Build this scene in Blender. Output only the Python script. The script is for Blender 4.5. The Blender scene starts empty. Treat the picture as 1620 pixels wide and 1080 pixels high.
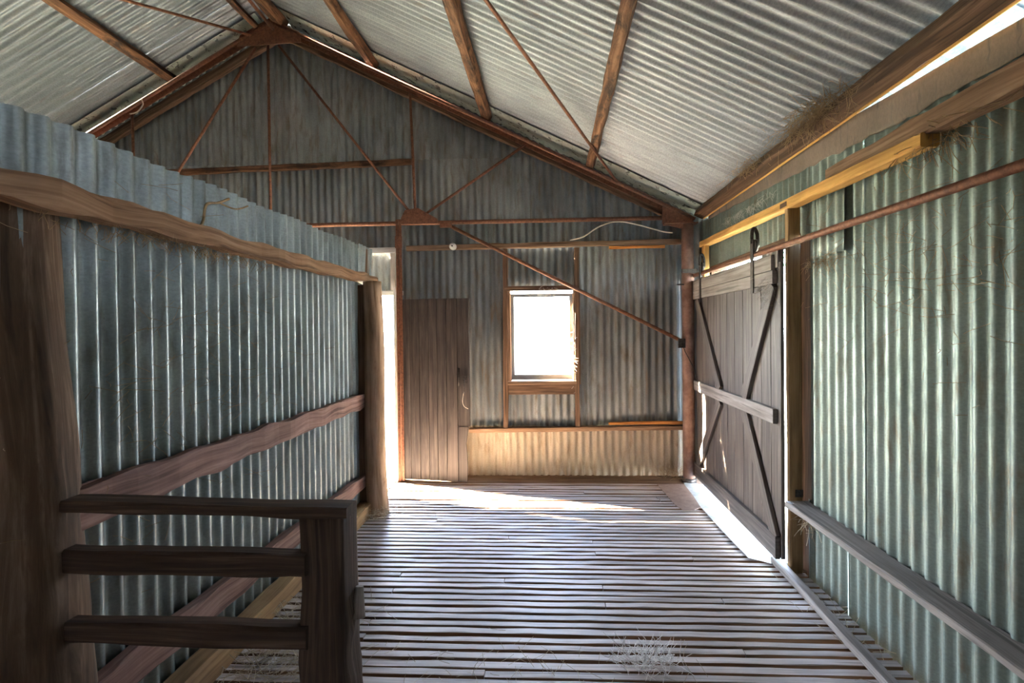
import bpy, math, random
from mathutils import Vector, Matrix, noise
C = bpy.context.scene.collection
SC = bpy.context.scene
R = math.radians

# ------------------------------------------------------------------ camera
CAM = Vector((0, 0, 1.533))
cd = bpy.data.cameras.new('camera'); cam = bpy.data.objects.new('camera', cd); C.objects.link(cam)
SC.camera = cam
cd.sensor_width = 36; cd.lens = 750 / 1620 * 36
cd.shift_x = -28 / 1620; cd.shift_y = -13 / 1620
cd.clip_start = 0.05; cd.clip_end = 400
yw, pt, rl = R(2.6), R(-.55), R(-.6)
fw = Vector((-math.sin(yw) * math.cos(pt), math.cos(yw) * math.cos(pt), math.sin(pt)))
r0 = Vector((math.cos(yw), math.sin(yw), 0)); u0 = r0.cross(fw)
cr = r0 * math.cos(rl) + u0 * math.sin(rl); cu = -r0 * math.sin(rl) + u0 * math.cos(rl)
cam.matrix_world = Matrix(((cr.x, cu.x, -fw.x, CAM.x), (cr.y, cu.y, -fw.y, CAM.y), (cr.z, cu.z, -fw.z, CAM.z), (0, 0, 0, 1)))

# ------------------------------------------------------------------ world, sun, exposure
w = bpy.data.worlds.new('sky'); SC.world = w; w.use_nodes = True
nt = w.node_tree; nt.nodes.clear()
out = nt.nodes.new('ShaderNodeOutputWorld'); bg = nt.nodes.new('ShaderNodeBackground')
tc = nt.nodes.new('ShaderNodeTexCoord'); sp = nt.nodes.new('ShaderNodeSeparateXYZ'); rp = nt.nodes.new('ShaderNodeValToRGB')
rp.color_ramp.elements[0].position = 0.0; rp.color_ramp.elements[0].color = (.90, .95, 1, 1)
rp.color_ramp.elements[1].position = 0.75; rp.color_ramp.elements[1].color = (.42, .62, 1, 1)
nt.links.new(tc.outputs['Generated'], sp.inputs[0]); nt.links.new(sp.outputs['Z'], rp.inputs[0])
nt.links.new(rp.outputs[0], bg.inputs[0]); bg.inputs[1].default_value = 18
nt.links.new(bg.outputs[0], out.inputs[0])
sd = bpy.data.lights.new('sun', 'SUN'); sun = bpy.data.objects.new('sun', sd); C.objects.link(sun)
sd.energy = 200; sd.angle = R(.6); sd.color = (1, .84, .62)
sun.rotation_euler = Vector((1, -.294, -.583)).to_track_quat('-Z', 'Y').to_euler()
sun.location = (-20, 12, 15)
SC.view_settings.view_transform = 'Standard'; SC.view_settings.look = 'None'
SC.view_settings.exposure = 1.8; SC.view_settings.gamma = 1; SC.view_settings.use_curve_mapping = False
SC.cycles.max_bounces = 10; SC.cycles.diffuse_bounces = 6; SC.cycles.glossy_bounces = 5
SC.cycles.sample_clamp_indirect = 12; SC.cycles.caustics_reflective = False; SC.cycles.caustics_refractive = False
SC.cycles.use_denoising = True

def portal(name, loc, direction, sx, sy):
    l = bpy.data.lights.new(name, 'AREA'); l.shape = 'RECTANGLE'; l.size = sx; l.size_y = sy; l.energy = 10
    l.cycles.is_portal = True
    o = bpy.data.objects.new(name, l); C.objects.link(o); o.location = loc
    o.rotation_euler = Vector(direction).to_track_quat('-Z', 'Y').to_euler()
portal('daylight_window', (-.10, 5.02, 1.46), (0, -1, 0), .75, .95)
portal('daylight_back_opening', (-2.68, 5.02, .95), (0, -1, 0), 2.15, 2.0)
portal('daylight_slide_opening', (1.66, 3.9, 1.03), (-1, 0, 0), 2.1, 1.75)

# ------------------------------------------------------------------ materials
def mat(name):
    m = bpy.data.materials.new(name); m.use_nodes = True
    n = m.node_tree.nodes; b = n['Principled BSDF']
    return m, m.node_tree, n, b
def N(nt, t, **k):
    x = nt.nodes.new(t)
    for a, v in k.items():
        if a in x.inputs: x.inputs[a].default_value = v
        else: setattr(x, a, v)
    return x
def ramp(nt, src, stops):
    r = nt.nodes.new('ShaderNodeValToRGB'); e = r.color_ramp.elements
    while len(e) < len(stops): e.new(.5)
    for i, (p, c) in enumerate(stops):
        e[i].position = p; e[i].color = (*c, 1) if len(c) == 3 else c
    nt.links.new(src, r.inputs[0]); return r.outputs[0]
def mixc(nt, f, a, b, mode='MIX'):
    x = nt.nodes.new('ShaderNodeMix'); x.data_type = 'RGBA'; x.blend_type = mode
    for i, v in ((0, f), (6, a), (7, b)):
        if isinstance(v, (int, float)): x.inputs[i].default_value = v
        elif isinstance(v, tuple): x.inputs[i].default_value = (*v, 1)
        else: nt.links.new(v, x.inputs[i])
    return x.outputs[2]
def uvmap(nt, sx, sy):
    t = nt.nodes.new('ShaderNodeTexCoord'); m = nt.nodes.new('ShaderNodeMapping')
    m.inputs['Scale'].default_value = (sx, sy, 1); nt.links.new(t.outputs['UV'], m.inputs[0]); return m.outputs[0]
def nz(nt, vec, scale, detail=4, rough=.6, dist=0):
    n = N(nt, 'ShaderNodeTexNoise', Scale=scale, Detail=detail, Roughness=rough, Distortion=dist)
    nt.links.new(vec, n.inputs['Vector']); return n.outputs[0]
def tintnode(nt):
    a = nt.nodes.new('ShaderNodeAttribute'); a.attribute_name = 'tint'; return a.outputs['Fac']

def galv(name, c1, c2, dirt=(.17, .115, .07), dirt_lo=.52, dirt_hi=.72, metal=.55, rough=.42, rust=0.0, spk=.5):
    m, nt, n, b = mat(name)
    uv = uvmap(nt, 1, 1); L = nt.links.new
    big = nz(nt, uvmap(nt, 3, .8), 1.5, 5, .6)
    base = ramp(nt, big, [(.3, c2), (.7, c1)])
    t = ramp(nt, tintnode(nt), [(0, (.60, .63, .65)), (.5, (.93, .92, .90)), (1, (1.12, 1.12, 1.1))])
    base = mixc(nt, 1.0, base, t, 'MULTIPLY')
    fine = nz(nt, uv, 90, 4, .7)
    base = mixc(nt, spk, base, ramp(nt, fine, [(.3, (.62, .62, .62)), (.7, (1.2, 1.2, 1.2))]), 'MULTIPLY')
    d = ramp(nt, nz(nt, uvmap(nt, 9, 1.6), 2.0, 6, .65, .4), [(dirt_lo, (0, 0, 0)), (dirt_hi, (1, 1, 1))])
    base = mixc(nt, d, base, dirt)
    if rust:
        rr = ramp(nt, nz(nt, uvmap(nt, 4, 1.2), 2.6, 7, .7, .3), [(.56, (0, 0, 0)), (.70, (rust, rust, rust))])
        base = mixc(nt, rr, base, (.24, .085, .03))
    sp = ramp(nt, nz(nt, uv, 55, 2, .5), [(.74, (0, 0, 0)), (.80, (.6, .6, .6))])
    base = mixc(nt, sp, base, (.08, .055, .035))
    L(base, b.inputs['Base Color'])
    mm = nt.nodes.new('ShaderNodeMath'); mm.operation = 'MULTIPLY'; L(d, mm.inputs[0]); mm.inputs[1].default_value = -metal * .8
    ma = nt.nodes.new('ShaderNodeMath'); ma.operation = 'ADD'; L(mm.outputs[0], ma.inputs[0]); ma.inputs[1].default_value = metal
    L(ma.outputs[0], b.inputs['Metallic'])
    rg = ramp(nt, nz(nt, uv, 12, 4, .6), [(.3, (rough * .85,) * 3), (.7, (min(1, rough * 1.35),) * 3)])
    L(rg, b.inputs['Roughness'])
    bp = N(nt, 'ShaderNodeBump', Strength=.12, Distance=.002); L(nz(nt, uv, 25, 5, .7), bp.inputs['Height']); L(bp.outputs[0], b.inputs['Normal'])
    return m

def wood(name, dark, mid, light, rough=.8, gy=70, crack=.5, patch=None, patch_lo=.55, bump=.5, spec=.3):
    m, nt, n, b = mat(name); L = nt.links.new
    g = nz(nt, uvmap(nt, 1.6, gy), 1.0, 6, .65, .6)
    base = ramp(nt, g, [(.28, dark), (.5, mid), (.72, light)])
    t = ramp(nt, tintnode(nt), [(0, (.62, .60, .58)), (.5, (.95, .95, .95)), (1, (1.22, 1.2, 1.18))])
    base = mixc(nt, 1, base, t, 'MULTIPLY')
    big = nz(nt, uvmap(nt, 2, 5), 1.3, 4, .6)
    base = mixc(nt, .6, base, ramp(nt, big, [(.3, (.6, .58, .56)), (.7, (1.2, 1.2, 1.2))]), 'MULTIPLY')
    if patch:
        pm = ramp(nt, nz(nt, uvmap(nt, 2.5, 6), 1.6, 6, .7, .3), [(patch_lo, (0, 0, 0)), (patch_lo + .15, (1, 1, 1))])
        base = mixc(nt, pm, base, patch)
    cr_ = ramp(nt, nz(nt, uvmap(nt, .9, gy * .45), 1.0, 3, .5, .3), [(.36, (1, 1, 1)), (.40, (0, 0, 0))])
    cf = nt.nodes.new('ShaderNodeMath'); cf.operation = 'MULTIPLY'; L(cr_, cf.inputs[0]); cf.inputs[1].default_value = crack
    base = mixc(nt, cf.outputs[0], base, tuple(x * .35 for x in dark))
    L(base, b.inputs['Base Color']); b.inputs['Roughness'].default_value = rough
    b.inputs['Specular IOR Level'].default_value = spec
    bp = N(nt, 'ShaderNodeBump', Strength=bump, Distance=.004); L(g, bp.inputs['Height']); L(bp.outputs[0], b.inputs['Normal'])
    return m

def simple(name, c1, c2, scale=20, rough=.7, metal=0, bump=.3, stops=(.35, .65)):
    m, nt, n, b = mat(name); L = nt.links.new
    tcn = nt.nodes.new('ShaderNodeTexCoord')
    g = nz(nt, tcn.outputs['Object'], scale, 6, .7, .3)
    L(ramp(nt, g, [(stops[0], c1), (stops[1], c2)]), b.inputs['Base Color'])
    b.inputs['Roughness'].default_value = rough; b.inputs['Metallic'].default_value = metal
    bp = N(nt, 'ShaderNodeBump', Strength=bump, Distance=.003); L(g, bp.inputs['Height']); L(bp.outputs[0], b.inputs['Normal'])
    return m

M = {}
M['galv_back'] = galv('galvanised_back', (.33, .345, .345), (.17, .18, .185), dirt=(.15, .115, .08), dirt_lo=.50, dirt_hi=.72, metal=.45, rough=.5, rust=.10)
M['galv_left'] = galv('galvanised_partition', (.42, .48, .50), (.20, .235, .25), dirt=(.09, .075, .06), dirt_lo=.53, dirt_hi=.80, metal=.93, rough=.47)
M['galv_right'] = galv('galvanised_right', (.39, .47, .44), (.25, .31, .285), dirt=(.20, .15, .09), dirt_lo=.54, dirt_hi=.76, metal=.62, rough=.52, rust=.3)
M['galv_roof'] = galv('galvanised_roof', (.40, .43, .465), (.26, .285, .31), dirt=(.24, .205, .18), dirt_lo=.58, dirt_hi=.80, metal=.45, rough=.50, spk=.8)
M['galv_bounce'] = galv('bounce_tinted_lower_sheet', (.52, .43, .32), (.36, .29, .21), dirt=(.25, .16, .09), metal=.15, rough=.55, rust=.15)  # warm light bounced off the sunny floor is put into this sheet colour
M['galv_pale'] = galv('pale_painted_sheet', (.72, .76, .74), (.55, .60, .58), dirt=(.3, .26, .2), metal=.1, rough=.6)
M['galv_shiny'] = galv('bright_verge_metal', (.86, .91, .86), (.70, .77, .70), dirt=(.35, .37, .22), dirt_lo=.6, dirt_hi=.75, metal=.6, rough=.28)
M['slat'] = wood('weathered_slats', (.30, .255, .235), (.54, .49, .475), (.70, .65, .635), rough=.5, gy=90, crack=.6, spec=.6, bump=.25)
M['slat_brown'] = wood('brown_floor_boards', (.10, .06, .035), (.20, .125, .075), (.30, .20, .13), gy=50)
M['rough_brown'] = wood('rough_sawn_brown', (.11, .06, .032), (.26, .155, .092), (.40, .27, .18), gy=40)
M['red_brown'] = wood('reddish_rail', (.10, .055, .045), (.22, .13, .11), (.36, .24, .21), gy=35)
M['dark_brown'] = wood('dark_hardwood', (.05, .028, .016), (.13, .075, .045), (.24, .15, .095), gy=40)
M['purlin'] = wood('purlin_hardwood', (.06, .026, .013), (.17, .08, .04), (.34, .185, .10), gy=30, patch=(.035, .02, .013), patch_lo=.47)
M['log'] = wood('log_timber', (.14, .085, .05), (.36, .24, .155), (.55, .40, .29), gy=22, crack=.35, patch=(.17, .10, .06), patch_lo=.58)
M['fence_wood'] = wood('shaded_railing_timber', (.028, .017, .012), (.075, .048, .034), (.17, .12, .09), gy=45)  # railing wood darkened in its colour to stand for foreground shade
M['log_shaded'] = wood('shaded_log_timber', (.04, .025, .016), (.145, .095, .06), (.34, .24, .17), gy=20, crack=.4, patch=(.10, .06, .038), patch_lo=.52)  # darker copy of the log timber, shade of the near post painted in
M['pine'] = wood('yellow_pine', (.42, .21, .06), (.66, .37, .11), (.80, .50, .19), gy=28, crack=.08, bump=.2)
M['pine_grey'] = wood('dusty_yellow_pine', (.20, .12, .06), (.36, .23, .115), (.50, .33, .17), gy=28, crack=.1, bump=.2)
M['orange_batten'] = wood('orange_batten', (.35, .13, .03), (.55, .22, .055), (.66, .30, .09), gy=30, crack=.1)
M['door_dark'] = wood('dark_door_boards', (.03, .024, .022), (.072, .058, .052), (.125, .102, .09), gy=35, patch=(.05, .045, .042), patch_lo=.55, crack=.3)
M['door_grey'] = wood('silvery_door_boards', (.04, .03, .026), (.105, .085, .075), (.21, .18, .16), rough=.55, gy=40, patch=(.10, .085, .08), patch_lo=.56, crack=.4, spec=.5)
M['grey_board'] = wood('grey_ledge', (.16, .14, .13), (.29, .26, .245), (.42, .385, .365), gy=40, crack=.5, spec=.5)
M['white_wood'] = wood('white_painted_timber', (.50, .46, .41), (.72, .69, .64), (.85, .83, .79), gy=25, crack=.3)
M['sash_paint'] = wood('old_blue_grey_paint', (.14, .17, .19), (.24, .28, .31), (.36, .41, .43), gy=20, crack=.3)
M['rust'] = simple('rusted_steel', (.09, .032, .018), (.27, .115, .06), scale=45, rough=.62, metal=.35, stops=(.3, .7))
M['rust_pale'] = simple('rusted_steel_pale_bloom', (.17, .085, .06), (.33, .20, .155), scale=9, rough=.6, metal=.2)
M['iron'] = simple('dark_iron', (.025, .022, .02), (.09, .075, .065), scale=60, rough=.5, metal=.6)
M['tin_ramp'] = simple('worn_painted_tin', (.30, .34, .36), (.62, .62, .58), scale=9, rough=.45, metal=.3, bump=.1)
M['brown_sheet'] = simple('brown_dusty_sheet', (.20, .14, .115), (.30, .22, .185), scale=14, rough=.75)
M['cable'] = simple('cream_conduit', (.55, .47, .36), (.70, .62, .50), scale=20, rough=.6)
M['ceramic'] = simple('white_ceramic', (.72, .72, .70), (.88, .88, .85), scale=20, rough=.25, bump=.05)
M['straw'] = simple('dry_straw', (.38, .31, .20), (.68, .60, .46), scale=12, rough=.8)
M['brown_straw'] = simple('brown_nest_grass', (.22, .14, .07), (.46, .32, .18), scale=12, rough=.9)
M['web'] = simple('dusty_cobweb', (.30, .26, .22), (.55, .50, .44), scale=30, rough=.9)
M['web_white'] = simple('white_wool_wisp', (.75, .72, .68), (.9, .88, .85), scale=30, rough=.9)
M['fascia'] = galv('dusty_fascia_flashing', (.30, .235, .19), (.20, .155, .125), dirt=(.10, .095, .095), dirt_lo=.58, dirt_hi=.66, metal=.05, rough=.85)
M['earth'] = simple('bare_earth', (.14, .08, .045), (.28, .17, .095), scale=6, rough=.95)
M['dark_bay_floor'] = simple('bounce_cutting_floor', (.025, .02, .018), (.06, .05, .042), scale=4, rough=.95)  # bay floor made near black to cut sunlight bounced onto the roof
M['paddock'] = simple('dry_pasture', (.17, .19, .14), (.28, .29, .24), scale=1.2, rough=.95)
M['leaf'] = simple('tree_leaves', (.03, .11, .06), (.09, .24, .15), scale=5, rough=.6)
M['bark'] = simple('tree_bark', (.12, .09, .06), (.3, .25, .2), scale=9, rough=.9)
gm, gnt, gn, gb = mat('window_glass')
gb.inputs['Base Color'].default_value = (.95, .97, .96, 1); gb.inputs['Roughness'].default_value = .05
gb.inputs['Alpha'].default_value = .14; gb.inputs['Metallic'].default_value = 0
M['glass'] = gm

# ------------------------------------------------------------------ mesh builder
class MB:
    def __init__(s): s.v = []; s.f = []; s.uv = []; s.mi = []; s.tint = []; s.sm = []
    def face(s, idx, uvs, mi=0, tint=.5, smooth=False):
        s.f.append(idx); s.uv.append(uvs); s.mi.append(mi); s.tint.append(tint); s.sm.append(smooth)
    def grid(s, P, closed=False, uv0=(0, 0), mi=0, tint=.5, smooth=True, ulen=None):
        """P[i][j] rows of points; uv: u along i (length), v along j (around)."""
        o = len(s.v); nI = len(P); nJ = len(P[0])
        for row in P: s.v.extend([tuple(p) for p in row])
        us = [0]
        for i in range(1, nI): us.append(us[-1] + (Vector(P[i][0]) - Vector(P[i-1][0])).length)
        vs = [0]
        for j in range(1, nJ + 1): vs.append(vs[-1] + (Vector(P[0][j % nJ]) - Vector(P[0][j-1])).length)
        for i in range(nI - 1):
            for j in range(nJ if closed else nJ - 1):
                k = (j + 1) % nJ
                s.face([o+i*nJ+j, o+i*nJ+k, o+(i+1)*nJ+k, o+(i+1)*nJ+j],
                       [(us[i]+uv0[0], vs[j]+uv0[1]), (us[i]+uv0[0], vs[j+1]+uv0[1]), (us[i+1]+uv0[0], vs[j+1]+uv0[1]), (us[i+1]+uv0[0], vs[j]+uv0[1])], mi, tint, smooth)
        return o
    def cap(s, o, n, rev=False, mi=0, tint=.5):
        idx = list(range(o, o+n))
        if rev: idx.reverse()
        c = [s.v[i] for i in idx]; a = Vector(c[0])
        x = (Vector(c[1]) - a); x = x.normalized() if x.length > 1e-6 else Vector((1, 0, 0))
        nn = Vector((0, 0, 0))
        for i in range(1, n-1): nn += (Vector(c[i])-a).cross(Vector(c[i+1])-a)
        y = nn.cross(x); y = y.normalized() if y.length > 1e-9 else Vector((0, 1, 0))
        s.face(idx, [((Vector(p)-a).dot(y)*.3, (Vector(p)-a).dot(x)) for p in c], mi, tint, False)
    def beam(s, p0, p1, w, h, up=(0, 0, 1), rough=.003, seed=0, mi=0, side=None, tint=None, bev=.006, bow=0, w1=None, h1=None, step=.12):
        """sawn timber from p0 to p1 (centre line), w sideways, h along up; noisy edges"""
        p0 = Vector(p0); p1 = Vector(p1); d = p1 - p0; Ln = d.length; d.normalize()
        up = Vector(up); sd = d.cross(up).normalized(); up = sd.cross(d).normalized()
        w1 = w if w1 is None else w1; h1 = h if h1 is None else h1
        n = max(2, min(60, int(Ln/step) + 2)); rows = []
        rnd = random.Random(seed * 77 + 5); off = Vector((rnd.uniform(0, 90), rnd.uniform(0, 90), rnd.uniform(0, 90)))
        if tint is None: tint = rnd.uniform(.25, .8)
        for i in range(n):
            t = i/(n-1); c = p0 + d*(Ln*t) + up*(bow*math.sin(math.pi*t))
            W = (w + (w1-w)*t)/2; H = (h + (h1-h)*t)/2; b = min(bev, W*.4, H*.4); row = []
            for k, (a, e) in enumerate(((-W+b, -H), (W-b, -H), (W, -H+b), (W, H-b), (W-b, H), (-W+b, H), (-W, H-b), (-W, -H+b))):
                q = noise.noise(off + Vector((t*Ln*5, k//2*3.1, 0))) * rough*2; q2 = noise.noise(off + Vector((t*Ln*5, k//2*3.1, 9))) * rough*2
                row.append(c + sd*(a+q) + up*(e+q2))
            rows.append(row)
        uo = (rnd.uniform(0, 20), rnd.uniform(0, 20))
        o = s.grid(rows, True, uo, mi, tint, False)
        if side is not None:
            for q in range((n-1)*8):
                if q % 8 in (0, 1, 2, 6, 7): s.mi[-(n-1)*8+q] = side
        s.cap(o, 8, True, mi, tint*.8); s.cap(o+(n-1)*8, 8, False, mi, tint*.8)
    def box(s, x0, x1, y0, y1, z0, z1, **k):
        dx, dy, dz = x1-x0, y1-y0, z1-z0; c = ((x0+x1)/2, (y0+y1)/2, (z0+z1)/2)
        k.setdefault('bev', .002); k.setdefault('rough', .0005)
        if dx >= dy and dx >= dz: s.beam((x0, c[1], c[2]), (x1, c[1], c[2]), dy, dz, **k)
        elif dy >= dz: s.beam((c[0], y0, c[2]), (c[0], y1, c[2]), dx, dz, **k)
        else: s.beam((c[0], c[1], z0), (c[0], c[1], z1), dx, dy, up=(0, 1, 0), **k)
    def tube(s, pts, r, n=10, mi=0, tint=.5, rr=None, caps=True, uvo=(0, 0)):
        pts = [Vector(p) for p in pts]; rows = []; prev = None
        for i, p in enumerate(pts):
            d = (pts[min(i+1, len(pts)-1)] - pts[max(i-1, 0)]).normalized()
            if prev is None:
                a = d.cross(Vector((0, 0, 1)));
                if a.length < .1: a = d.cross(Vector((1, 0, 0)))
                a.normalize()
            else: a = (prev - d*prev.dot(d)).normalized()
            prev = a; b = d.cross(a); q = rr[i] if rr else r
            rows.append([p + (a*math.cos(2*math.pi*k/n) + b*math.sin(2*math.pi*k/n))*q for k in range(n)])
        o = s.grid(rows, True, uvo, mi, tint, True)
        if caps and n > 3: s.cap(o, n, True, mi, tint); s.cap(o+(len(pts)-1)*n, n, False, mi, tint)
    def log(s, p0, p1, r0_, r1_, seed, n=28, wob=.018, lump=.09, step=.05, flats=(), mi=0, tint=.5, knots=()):
        p0 = Vector(p0); p1 = Vector(p1); d = p1-p0; L = d.length; d.normalize()
        a = Vector((1, 0, 0)); a = (a - d*a.dot(d)).normalized(); b = d.cross(a)
        m = int(L/step)+2; off = Vector((seed*3.7, seed*1.3, seed*.7)); rows = []
        for i in range(m):
            t = i/(m-1); c = p0 + d*(L*t) + (a*noise.noise(off+Vector((t*L*.9, 0, 0))) + b*noise.noise(off+Vector((0, t*L*.9, 5))))*wob
            rad = r0_+(r1_-r0_)*t; row = []
            for k in range(n):
                th = 2*math.pi*k/n; dr = a*math.cos(th)+b*math.sin(th)
                q = rad*(1 + lump*noise.noise(off+Vector((math.cos(th)*.9, math.sin(th)*.9, t*L*2.2))) + lump*.35*noise.noise(off+Vector((math.cos(th)*5, math.sin(th)*5, t*L*3))))
                for fa, fd in flats:
                    cc = math.cos(th-fa)
                    if cc > .05: q = min(q, fd*(1+1.1*lump*noise.noise(off+Vector((fa, t*L*4, 3))))/cc)
                for kt, ka, kr, kh in knots:
                    dd = math.hypot((t*L-kt), rad*math.atan2(math.sin(th-ka), math.cos(th-ka)))
                    q += kh*math.exp(-(dd/kr)**2) - (kh*.9*math.exp(-(dd/(kr*.45))**2))
                row.append(c + dr*q)
            rows.append(row)
        o = s.grid(rows, True, (seed, seed*2.3), mi, tint, True)
        s.cap(o, n, True, mi, tint); s.cap(o+(m-1)*n, n, False, mi, tint*1.3)
    def prism(s, poly, n, th, mi=0, tint=.5):
        """flat polygon of 3D points extruded by th along n"""
        n = Vector(n).normalized()*th; k = len(poly); o = len(s.v)
        s.v.extend([tuple(Vector(p)) for p in poly]); s.v.extend([tuple(Vector(p)+n) for p in poly])
        s.cap(o, k, True, mi, tint); s.cap(o+k, k, False, mi, tint)
        for i in range(k):
            j = (i+1) % k; l = (Vector(poly[j])-Vector(poly[i])).length
            s.face([o+i, o+j, o+k+j, o+k+i], [(0, 0), (l, 0), (l, th), (0, th)], mi, tint)
    def corr(s, org, u, v, nrm, U, V, amp=.0112, pitch=.0762, seg=10, mi=0, tint=.5, ph=0, dent=.0008, seed=0, rows=None, cut=None, wavy=0):
        """corrugated sheet: corrugations counted along u, running along v; cut(du)->(v0,v1)"""
        org = Vector(org); u = Vector(u).normalized(); v = Vector(v).normalized(); nrm = Vector(nrm).normalized()
        nu = max(2, int(round(U/pitch*seg))); rows = rows or max(3, int(V/.2)+2); o = len(s.v)
        for i in range(nu+1):
            du = U*i/nu; z = amp*math.cos(2*math.pi*(du/pitch)+ph); a0, a1 = cut(du) if cut else (0, V)
            for j in range(rows):
                t = j/(rows-1); dv = a0+(a1-a0)*t
                q = noise.noise(Vector((du*2.2+seed*7, dv*1.4, seed)))*dent*2.5 + noise.noise(Vector((du*9+seed, dv*7, 3)))*dent*.8
                s.v.append(tuple(org+u*du+v*dv+nrm*(z+q)))
        uo = (seed*1.37 % 9, seed*2.11 % 7)
        for i in range(nu):
            for j in range(rows-1):
                A = o+i*rows+j; d0 = U*i/nu; d1 = U*(i+1)/nu
                c0 = cut(d0) if cut else (0, V)
                y0 = c0[0]+(c0[1]-c0[0])*j/(rows-1); y1 = c0[0]+(c0[1]-c0[0])*(j+1)/(rows-1)
                s.face([A, A+rows, A+rows+1, A+1], [(d0+uo[0], y0+uo[1]), (d1+uo[0], y0+uo[1]), (d1+uo[0], y1+uo[1]), (d0+uo[0], y1+uo[1])], mi, tint, True)
    def build(s, name, mats, parent=None, origin=None):
        me = bpy.data.meshes.new(name)
        og = Vector(origin) if origin is not None else Vector((0, 0, 0))
        me.from_pydata([tuple(Vector(p)-og) for p in s.v], [], s.f)
        if not isinstance(mats, (list, tuple)): mats = [mats]
        for m in mats: me.materials.append(M[m] if isinstance(m, str) else m)
        uvl = me.uv_layers.new(name='UVMap'); flat = []
        for q in s.uv:
            for a in q: flat.extend(a)
        uvl.data.foreach_set('uv', flat)
        me.polygons.foreach_set('material_index', s.mi); me.polygons.foreach_set('use_smooth', s.sm)
        at_ = me.attributes.new('tint', 'FLOAT', 'FACE'); at_.data.foreach_set('value', s.tint)
        me.update()
        o = bpy.data.objects.new(name, me); C.objects.link(o); o.location = og
        if parent: o.parent = parent; o.matrix_parent_inverse = Matrix.Translation(-Vector(parent.location))
        return o
def tag(o, label=None, cat=None, group=None, kind=None):
    if label: o['label'] = label
    if cat: o['category'] = cat
    if group: o['group'] = group
    if kind: o['kind'] = kind
    return o
def thing(name, label, cat, loc, group=None, kind=None):
    o = bpy.data.objects.new(name, None); C.objects.link(o); o.location = loc; o.empty_display_size = .1
    return tag(o, label, cat, group, kind)
def one(name, mb, m, label, cat, group=None, kind=None):
    lo = [min(p[i] for p in mb.v) for i in range(3)]; hi = [max(p[i] for p in mb.v) for i in range(3)]
    return tag(mb.build(name, m, None, ((lo[0]+hi[0])/2, (lo[1]+hi[1])/2, lo[2])), label, cat, group, kind)
def bm1(name, m, label, cat, p0, p1, w, h, group=None, **k):
    b = MB(); b.beam(p0, p1, w, h, **k); return one(name, b, m, label, cat, group)
rnd = random.Random(11)

# ------------------------------------------------------------------ setting: ground, floor
BY = 4.95; WX = 1.57; LX = -1.61
g = MB(); n_ = 24
g.grid([[(-60+120*i/n_, -30+100*j/n_, -.62) for j in range(n_+1)] for i in range(n_+1)], smooth=False)
tag(g.build('ground', 'paddock'), 'dry pasture ground around the shed', 'ground', kind='structure')
g = MB(); g.grid([[(-1.75+3.4*i/8, -3+8*j/10, -.60) for j in range(11)] for i in range(9)], smooth=False)
tag(g.build('ground_under_floor', 'earth'), 'brown earth seen through the gaps between floor slats', 'ground', kind='structure')

f = MB(); y = 4.66; i = 0
while y > -2.9:
    js = [-1.60, 1.562]
    if rnd.random() < .45: js.insert(1, rnd.choice((-.95, -.33, .30, .92)) + rnd.uniform(-.03, .03))
    wd = .0393 + rnd.uniform(-.004, .004)
    for a, b_ in zip(js[:-1], js[1:]):
        dy = rnd.uniform(-.003, .003); dz = rnd.uniform(-.003, .003)
        f.beam((a+.002, y+dy+rnd.uniform(-.002, .002), -.02+dz), (b_-.002, y+dy+rnd.uniform(-.002, .002), -.02+dz), wd, .04, rough=.0022, seed=i*3+int(a*10), bev=.002, side=1, tint=rnd.uniform(.3, .85), step=.1)
    y -= .060 + rnd.uniform(-.002, .002); i += 1
y = 4.70
while y < 4.96:       # closer brown boards along the back wall
    f.beam((-1.60, y+.02, -.018), (1.54, y+.02, -.018), .046, .034, rough=.002, seed=i, bev=.004, mi=1); y += .052; i += 1
for x in (-1.45, -.95, -.33, .30, .92, 1.45):   # joists under the slats
    f.beam((x, -2.9, -.10), (x, 4.95, -.10), .06, .12, mi=1, seed=int(x*50), step=.5)
tag(f.build('floor', ['slat', 'slat_brown']), 'weathered grey timber slat floor with narrow open gaps', 'floor', kind='structure')
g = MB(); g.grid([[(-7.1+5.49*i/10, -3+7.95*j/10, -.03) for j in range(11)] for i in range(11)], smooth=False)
tag(g.build('floor_left_bay', 'dark_bay_floor'), 'floor of the bay beyond the partition, darkened to cut bounce light', 'floor', kind='structure')

# ------------------------------------------------------------------ walls
def zr(x): return 3.437 - .494*x      # roof sheet, right slope
def zl(x): return 6.372 + .548*x      # left slope
RX = -2.817; RZ = zr(RX)
def roofz(x): return zr(x) if x > RX else zl(x)

b = MB(); sid = 0
# (x0, x1, z0, z1 or None for roof line) panels on the back wall
def panel(x0, x1, z0, z1, mi=0, yo=0, tint=None, amp=.0105):
    global sid
    x = x0
    while x < x1 - .01:
        xe = min(x + .69, x1); sid += 1
        tt = rnd.uniform(.15, .85) if tint is None else tint
        def cut(du, x=x): return (0, (z1 if z1 is not None else roofz(x+du)-.008) - z0)
        b.corr((x-.01, BY + yo + (sid % 2)*.004, z0), (1, 0, 0), (0, 0, 1), (0, -1, 0), xe-x+.03, 1, cut=cut, mi=mi, tint=tt, seed=sid, ph=2*math.pi*((x-.01)/.0762), amp=amp, rows=14)
        x = xe
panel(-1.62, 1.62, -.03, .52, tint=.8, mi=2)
panel(-1.62, -.455, .50, 2.42, yo=.006); panel(.26, 1.62, .50, 2.42, yo=.006)
panel(-.47, .30, .50, .99, yo=.003, tint=.8); panel(-.47, .30, 1.95, 2.42, yo=.018, tint=.3)
panel(-7.1, 1.62, 2.38, 3.32, yo=-.004); panel(-5.7, .35, 3.28, None, yo=.004)
panel(-7.1, -3.75, -.03, 2.42, yo=.006)
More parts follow.
